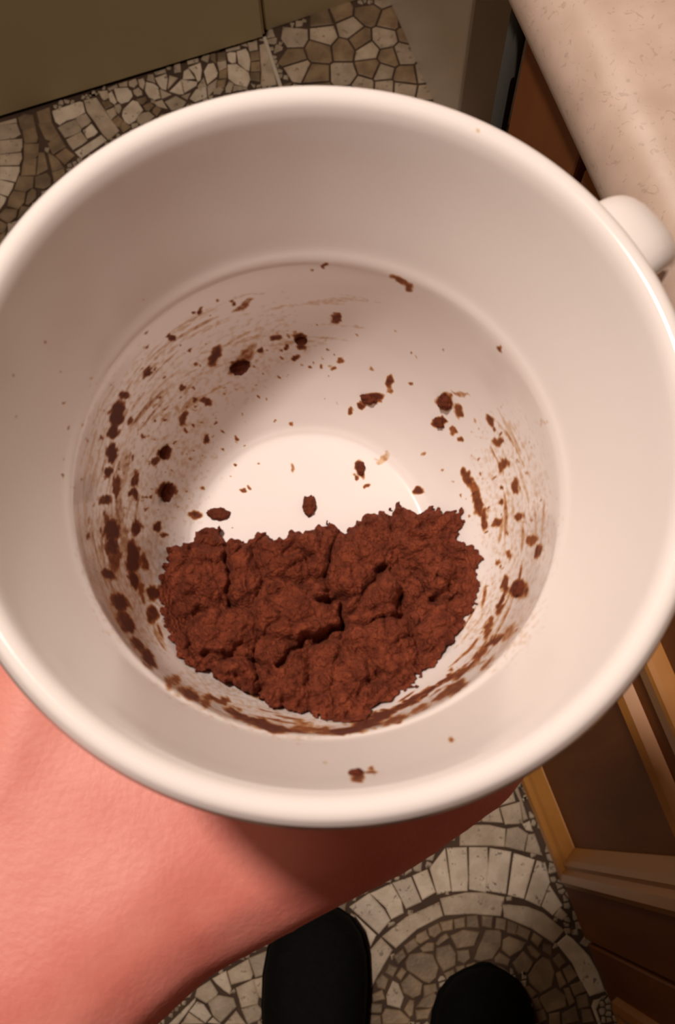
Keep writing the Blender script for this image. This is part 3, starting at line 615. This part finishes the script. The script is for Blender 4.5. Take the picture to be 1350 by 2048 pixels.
def cells(n, seed, amp):
    """rounded clumps with cracks between them"""
    r = np.random.RandomState(seed); sx = np.c_[r.uniform(gx0[0], gy0[0], n), r.uniform(gx0[1], gy0[1], n)]; hh = r.uniform(-1, 1, n)
    wx, wy = XX+pn(XX, YY, 260, seed)*.0011, YY+pn(XX, YY, 260, seed+9)*.0011
    b1 = np.full(XX.shape, 9.); b2 = np.full(XX.shape, 9.); hv = np.zeros(XX.shape)
    for (x, y), q in zip(sx, hh):
        d = np.hypot(wx-x, wy-y); c_ = d < b1; b2 = np.where(c_, b1, np.minimum(b2, d)); b1 = np.where(c_, d, b1); hv = np.where(c_, q, hv)
    return amp*(1-np.exp(-(b2-b1)/(amp*.75)))+hv*amp*.35
hgt = cells(26, 4, .0036)+cells(150, 5, .0016)+cells(1000, 6, .0007)+pn(XX, YY, 1500, 3)*.00025+pn(XX, YY, 150, 8)*.0014
def crack(pts, wd, dp):                                               # deep splits between the big clumps
    global hgt
    P = [on_plane(*p)[:2] for p in pts]; best = np.full(XX.shape, 9.)
    wx, wy = XX+pn(XX, YY, 420, 31)*.0009, YY+pn(XX, YY, 420, 37)*.0009
    for (x0, y0), (x1, y1) in zip(P[:-1], P[1:]):
        t = np.clip(((wx-x0)*(x1-x0)+(wy-y0)*(y1-y0))/((x1-x0)**2+(y1-y0)**2), 0, 1); best = np.minimum(best, np.hypot(wx-x0-t*(x1-x0), wy-y0-t*(y1-y0)))
    hgt = hgt-dp*np.exp(-(best/wd)**2)
for a_ in (([(560, 1330), (590, 1290), (620, 1275), (660, 1268), (690, 1245), (690, 1190), (640, 1200)], .0007, .0042), ([(340, 1260), (372, 1232), (400, 1226)], .0012, .0035), ([(452, 1090), (458, 1150), (455, 1200), (475, 1212)], .0005, .0028), ([(408, 1310), (460, 1312), (500, 1312), (545, 1345)], .0006, .0030),
          ([(345, 1110), (335, 1170), (345, 1230)], .0022, .0034), ([(800, 1190), (815, 1220), (800, 1235)], .0013, .0034), ([(760, 1140), (800, 1120), (850, 1150)], .0007, .0026), ([(570, 1115), (600, 1105), (620, 1120)], .0008, .0025), ([(880, 1160), (905, 1175), (870, 1195)], .0007, .0025), ([(820, 1075), (860, 1078)], .0008, .0024), ([(500, 1395), (530, 1370)], .0007, .002), ([(720, 1390), (735, 1365), (760, 1350)], .0008, .0024)): crack(*a_)
top = np.maximum(plane-.0022+hgt, cup_z+.0012); topz = cup_z+.0003+(top-cup_z)*(.30+.70*np.clip(dm/.0022, 0, 1)**.7)
idx = -np.ones(XX.shape, int); keep = ins & (np.hypot(XX, YY) < .0372)
idx[keep] = np.arange(keep.sum()); vt = np.c_[XX[keep], YY[keep], topz[keep]]
cv = list(map(tuple, vt)); cfaces = []
q4 = np.stack([idx[:-1, :-1], idx[1:, :-1], idx[1:, 1:], idx[:-1, 1:]], -1).reshape(-1, 4); q4 = q4[(q4 >= 0).all(1)]
cfaces = [tuple(map(int, q)) for q in q4]
cof = pymesh('coffee_grounds', cv, cfaces, M_coffee, None, True)
bm = bmesh.new(); bm.from_mesh(cof.data); be = [e for e in bm.edges if len(e.link_faces) == 1]
ex = bmesh.ops.extrude_edge_only(bm, edges=be)['geom']
for q in ex:
    if isinstance(q, bmesh.types.BMVert): q.co.z = float(np.interp(math.hypot(q.co.x, q.co.y), inn[::-1, 0], inn[::-1, 1]))-.0002
bmesh.ops.delete(bm, geom=[x for x in bm.verts if not x.link_faces], context='VERTS')
bmesh.ops.recalc_face_normals(bm, faces=bm.faces); bm.to_mesh(cof.data); bm.free()
if np.mean([p.normal.z for p in list(cof.data.polygons)[:2000]]) < 0: cof.data.flip_normals()
for p in cof.data.polygons: p.use_smooth = True
cof.matrix_world = Matrix(CM.tolist())
tag(cof, 'heap of wet brown coffee grounds lying in the bottom of the white cup', 'coffee grounds', kind='stuff')

# separate crumbs stuck to the glaze
inn_pts = V
def hit_inner(px, py):
    k = np.argmin((PX-px)**2+(PY-py)**2+1e9*(V[:, 2] < -.08)); return V[k]
def crumb(px, py, r, sx, sy, label, seed):
    c = hit_inner(px, py); rad = np.array([c[0], c[1], 0]); rl = np.linalg.norm(rad)
    nrm = np.array([0, 0, 1.]) if rl < .0225 else (-rad/rl*.85+np.array([0, 0, .5]))
    if c[2] > -.02: nrm = -rad/rl*.6+np.array([0, 0, .8])
    nrm /= np.linalg.norm(nrm); bm = bmesh.new(); bmesh.ops.create_icosphere(bm, subdivisions=4, radius=1)
    size = r/F*float(((CM[:3, :3]@c+CUPC-CAM)@RW)[2])
    q = Vector(nrm).to_track_quat('Z', 'Y').to_matrix()
    for vv in bm.verts:
        d = vv.co.copy(); k = 1+.30*noise.noise(d*1.7+Vector((seed, 0, 0)))+.16*noise.noise(d*5+Vector((0, seed, 0)))+.07*noise.noise(d*13)
        vv.co = q@Vector((d.x*k*sx*size, d.y*k*sy*size, d.z*k*.55*size))
    me = bpy.data.meshes.new('coffee_crumb'); bm.to_mesh(me); bm.free(); o = link('coffee_crumb', me, M_crumb, None, True)
    o.matrix_world = Matrix(CM.tolist())@Matrix.Translation(Vector(c)+Vector(nrm)*size*.25)
    tag(o, label, 'crumb', 'coffee crumbs stuck inside the cup')
for i, a in enumerate([(615, 1013, 17, .8, 1.15, 'oblong coffee crumb alone on the bare cup bottom just above the heap'),
    (890, 804, 16, 1, 1, 'large round coffee crumb on the right inner wall of the cup'),
    (879, 844, 11, 1.2, .8, 'small coffee crumb just below the large round crumb on the right wall'),
    (743, 798, 14, 1.2, .65, 'flat winged coffee crumb on the upper wall right of the cup centre'),
    (478, 733, 17, 1.15, .9, 'ragged coffee crumb on the upper left wall at the end of a brown smear'),
    (600, 676, 11, 1.1, .8, 'small coffee crumb high on the far inner wall of the cup'),
    (329, 905, 13, 1, .9, 'upper of two dark oval crumbs on the left inner wall'),
    (333, 981, 18, 1.1, .7, 'lower and larger of two dark oval crumbs on the left inner wall'),
    (1038, 1178, 15, 1, 1, 'round coffee crumb on the lower right wall beside the heap'),
    (439, 1030, 17, 1.2, .7, 'coffee crumb touching the upper left tip of the heap'),
    (721, 938, 11, .7, 1.2, 'narrow upright coffee crumb on the bare cup bottom below the arc'),
    (716, 1553, 13, 1.15, .75, 'brown coffee crumb on the near rim of the cup')]):
    crumb(*a, seed=i*3.1)

# ------------------------------------------------------------------ person: bare arm and hand under the cup, dark clothes, head
HO = np.array([0, 0, -.0835])                                         # palm frame origin under the cup's foot
Adir = RW@np.array([.675, -.74, 0]); Adir -= ZU*(Adir@ZU); Adir /= np.linalg.norm(Adir); Wd = np.cross(Adir, ZU)
if (RW.T@Wd)[1] < 0: Wd = -Wd
OH = CUPC+ZU*(-.0845)
def hl(a, w_, t): return OH+Adir*a+Wd*(w_-.003)-ZU*t
def ball(sub):
    b = bmesh.new(); bmesh.ops.create_icosphere(b, subdivisions=sub, radius=1); r = [v_.co.copy() for v_ in b.verts]; b.free(); return r
BALLS = {2: ball(2), 3: ball(3)}
def hull_chain(V_, F_, nodes):
    """tapered limb through nodes (point, radius): convex hulls of neighbouring balls"""
    for grp in ([nodes['hull']] if isinstance(nodes, dict) else zip(nodes[:-1], nodes[1:])):
        b = bmesh.new()
        for c, k in grp:
            for d in BALLS[2 if k < .05 else 3]: b.verts.new(Vector(c)+d*k)
        bmesh.ops.convex_hull(b, input=b.verts[:])
        bmesh.ops.delete(b, geom=[x for x in b.verts if not x.link_faces], context='VERTS'); b.verts.index_update()
        n0 = len(V_); V_ += [tuple(x.co) for x in b.verts]; F_ += [tuple(x.index+n0 for x in f_.verts) for f_ in b.faces]; b.free()
def solid(name, chains, voxel, mt, smooth=8, parent=None):
    V_, F_ = [], []
    for ch in chains: hull_chain(V_, F_, ch)
    o = pymesh(name, V_, F_, mt)
    md = o.modifiers.new('r', 'REMESH'); md.mode = 'VOXEL'; md.voxel_size = voxel; md.use_smooth_shade = True
    s2 = o.modifiers.new('s', 'SMOOTH'); s2.factor = .5; s2.iterations = smooth
    dg = bpy.context.evaluated_depsgraph_get(); new = bpy.data.meshes.new_from_object(o.evaluated_get(dg)); o.modifiers.clear(); o.data = new
    new.materials.clear(); new.materials.append(mt)
    for p in new.polygons: p.use_smooth = True
    if parent: o.parent = parent
    return o
h = lambda a, w_, t, r: (hl(a, w_, t), r)
SHO_L, ELB_L = np.array([-.21, -.37, 1.40]), hl(-.335, .015, .045)
SHO_R, ELB_R, WR_R = np.array([.14, -.40, 1.40]), np.array([.185, -.47, 1.12]), np.array([.19, -.43, .88])
chains = [
    [(SHO_L, .055), (ELB_L, .043)], [(ELB_L, .043), h(-.27, .014, .038, .042), h(-.17, .012, .028, .033)],
    [h(-.075, -.006, .020, .020), h(-.052, -.020, .018, .0205), h(-.02, -.036, .012, .0165)],                                    # thumb side of the palm
    [h(-.07, .025, .020, .0185), h(-.022, .0428, .020, .0186), h(-.003, .0478, .020, .0178), h(.03, .0485, .018, .0140)],            # little finger side
    {'hull': [h(-.19, .004, .028, .030), h(-.19, .022, .028, .030), h(-.10, .003, .022, .0215), h(-.10, .020, .022, .0215)]},
    {'hull': [h(-.10, .003, .022, .0215), h(-.10, .020, .022, .0215), h(-.06, -.010, .020, .0195), h(-.06, .026, .020, .0195)]},
    {'hull': [h(-.06, -.010, .020, .0195), h(-.06, .026, .020, .0195), h(.03, -.015, .018, .0135), h(.034, .006, .018, .0135), h(.034, .027, .018, .0135), h(.03, .046, .018, .0135)]},
    [h(-.022, -.036, .012, .0155), h(.008, -.051, -.006, .0125), h(.028, -.046, -.024, .0105), h(.040, -.031, -.036, .0085)],     # thumb
    [h(.03, -.015, .018, .0125), h(.062, -.020, .006, .0098), h(.063, -.018, -.018, .0088), h(.048, -.010, -.034, .0075)],        # index
    [h(.034, .006, .018, .0125), h(.070, .004, .006, .0100), h(.068, .004, -.020, .0090), h(.049, .007, -.036, .0077)],           # middle
    [h(.034, .027, .018, .0122), h(.064, .026, .006, .0096), h(.061, .024, -.018, .0086), h(.044, .023, -.032, .0074)],           # ring
    [h(.03, .048, .018, .0125), h(.050, .044, .006, .0086), h(.046, .038, -.012, .0076), h(.034, .034, -.024, .0066)],            # little
    [(SHO_R, .055), (ELB_R, .042), (WR_R, .026), (WR_R+[0, .02, -.08], .03)],
]
for k, (dx, dl) in enumerate(((-.022, .072), (-.007, .082), (.008, .078), (.022, .062))):
    b = WR_R+np.array([dx*.3, .02+dx*1.1, -.10]); chains.append([(b, .011), (b+[-.004, .012, -dl*.5], .009), (b+[-.016, .018, -dl], .007)])
chains.append([(WR_R+[-.01, .035, -.04], .014), (WR_R+[-.02, .062, -.085], .011), (WR_R+[-.028, .068, -.115], .008)])
HD = np.array([-.025, -.27, 1.62])
chains += [[(np.array([-.035, -.38, 1.40]), .07), (np.array([-.03, -.33, 1.52]), .055), (HD+[0, 0, -.05], .055)], [(SHO_L, .055), (np.array([-.035, -.40, 1.40]), .08), (SHO_R, .055)], [(np.array([-.035, -.40, 1.38]), .10), (np.array([-.01, -.40, 1.0]), .10)],
           [(HD+[0, -.035, .045], .085), (HD+[0, .015, .03], .078)], [(HD+[0, .02, .0], .066), (HD+[0, .05, -.07], .036)], [(HD+[0, .076, .030], .010), (HD+[0, .086, -.006], .0125)],
           [(HD+[-.078, -.01, .02], .014), (HD+[-.076, -.005, -.012], .010)], [(HD+[.078, -.01, .02], .014), (HD+[.076, -.005, -.012], .010)],
           [(HD+[-.02, .083, -.045], .008), (HD+[.02, .083, -.045], .008)]]
person = solid('person', chains, .0022, M_skin, 10)
tag(person, 'person in dark clothes holding up the white cup on a bare pinkish hand', 'person')
LEGX = ((-.040, -.32), (.128, -.37))
trou = [[(np.array([.005+s*.075, -.42, .92]), .10), (np.array([lx+.0, ly-.02, .50]), .066), (np.array([lx, ly, .158]), .052)] for (lx, ly), s in zip(LEGX, (-1, 1))]+[[(np.array([-.07, -.42, .95]), .11), (np.array([.07, -.42, .95]), .11)]]
t_ = solid('trousers', trou, .007, M_cloth, 6, person); t_['label'] = 'dark trousers'
jum = [[(np.array([-.115, -.405, 1.36]), .10), (np.array([-.08, -.41, .98]), .112)], [(np.array([.045, -.405, 1.36]), .10), (np.array([.06, -.41, .98]), .112)], [(np.array([-.115, -.405, 1.3]), .115), (np.array([.045, -.405, 1.3]), .115)], [(np.array([-.09, -.41, 1.05]), .118), (np.array([.06, -.41, 1.05]), .118)],
       [(SHO_L, .068), (SHO_L*.45+ELB_L*.55, .060)], [(SHO_R, .068), (SHO_R*.45+ELB_R*.55, .058)], [(SHO_L, .066), (np.array([-.035, -.40, 1.41]), .075), (SHO_R, .066)]]
j_ = solid('jumper', jum, .007, M_cloth, 6, person); j_['label'] = 'dark short-sleeved top'
solid('hair', [[(HD+[0, -.045, .065], .090), (HD+[0, .0, .075], .076)], [(HD+[0, -.07, .0], .06), (HD+[0, -.06, -.05], .04)], [(HD+[-.06, -.03, .05], .03), (HD+[.06, -.03, .05], .03)]], .006, M_hair, 5, person)
for sx in (-1, 1):
    bm = bmesh.new(); bmesh.ops.create_uvsphere(bm, u_segments=16, v_segments=10, radius=.012, matrix=Matrix.Translation(Vector(HD+[sx*.031, .074, .022])))
    me = bpy.data.meshes.new('eye'); bm.to_mesh(me); bm.free(); link('eye', me, M_eye, person, True)

# shoes
def shoe(tip_px, lean, label, mirror, scale=1.0):
    tip = onz(tip_px, .02); root = bpy.data.objects.new('shoe', None); C.objects.link(root)
    root.location = (tip[0], tip[1], .003); root.rotation_euler = (0, 0, lean); tag(root, label, 'shoe', 'pair of black shoes')
    # y: 0 at the toe tip, running back to the heel; half widths inside / outside
    st_ = [(-.0005, .004, .004, .030), (-.004, .020, .018, .040), (-.012, .034, .031, .049), (-.026, .045, .041, .056), (-.045, .051, .047, .060), (-.07, .0535, .050, .064), (-.10, .053, .049, .070), (-.14, .049, .044, .082), (-.18, .043, .038, .095), (-.22, .040, .036, .100), (-.255, .037, .034, .098), (-.278, .026, .024, .092), (-.286, .010, .010, .086)]
    def ring(y, wi, wo, hh, z0, grow, n=28):
        out = []
        for k in range(n):
            a = 2*math.pi*k/n; cx, cz = math.cos(a), math.sin(a); wv = (wi if cx*mirror > 0 else wo)+grow
            x = wv*math.copysign(abs(cx)**.75, cx); z = z0+(hh-z0)*(.5+.5*math.copysign(abs(cz)**.7, cz))
            if cz > 0: x *= 1-.18*cz
            out.append(Vector((x*scale, y*scale, z)))
        return out
    sweep('upper', [ring(y, a, b, hh, .010, -.002) for y, a, b, hh in st_], M_shoe, root, smooth=True)
    sweep('sole', [ring(y-(.0 if i else -.003), a, b, .020, 0, .0015) for i, (y, a, b, hh) in enumerate(st_)], M_sole, root, smooth=True)
    return root
shoe((638, 1806), math.radians(-3), 'left black shoe in front of the other, toe below the hand', 1)
shoe((972, 1932), math.radians(-2), 'right black shoe with its toe on the round stone motif', -1, .98)
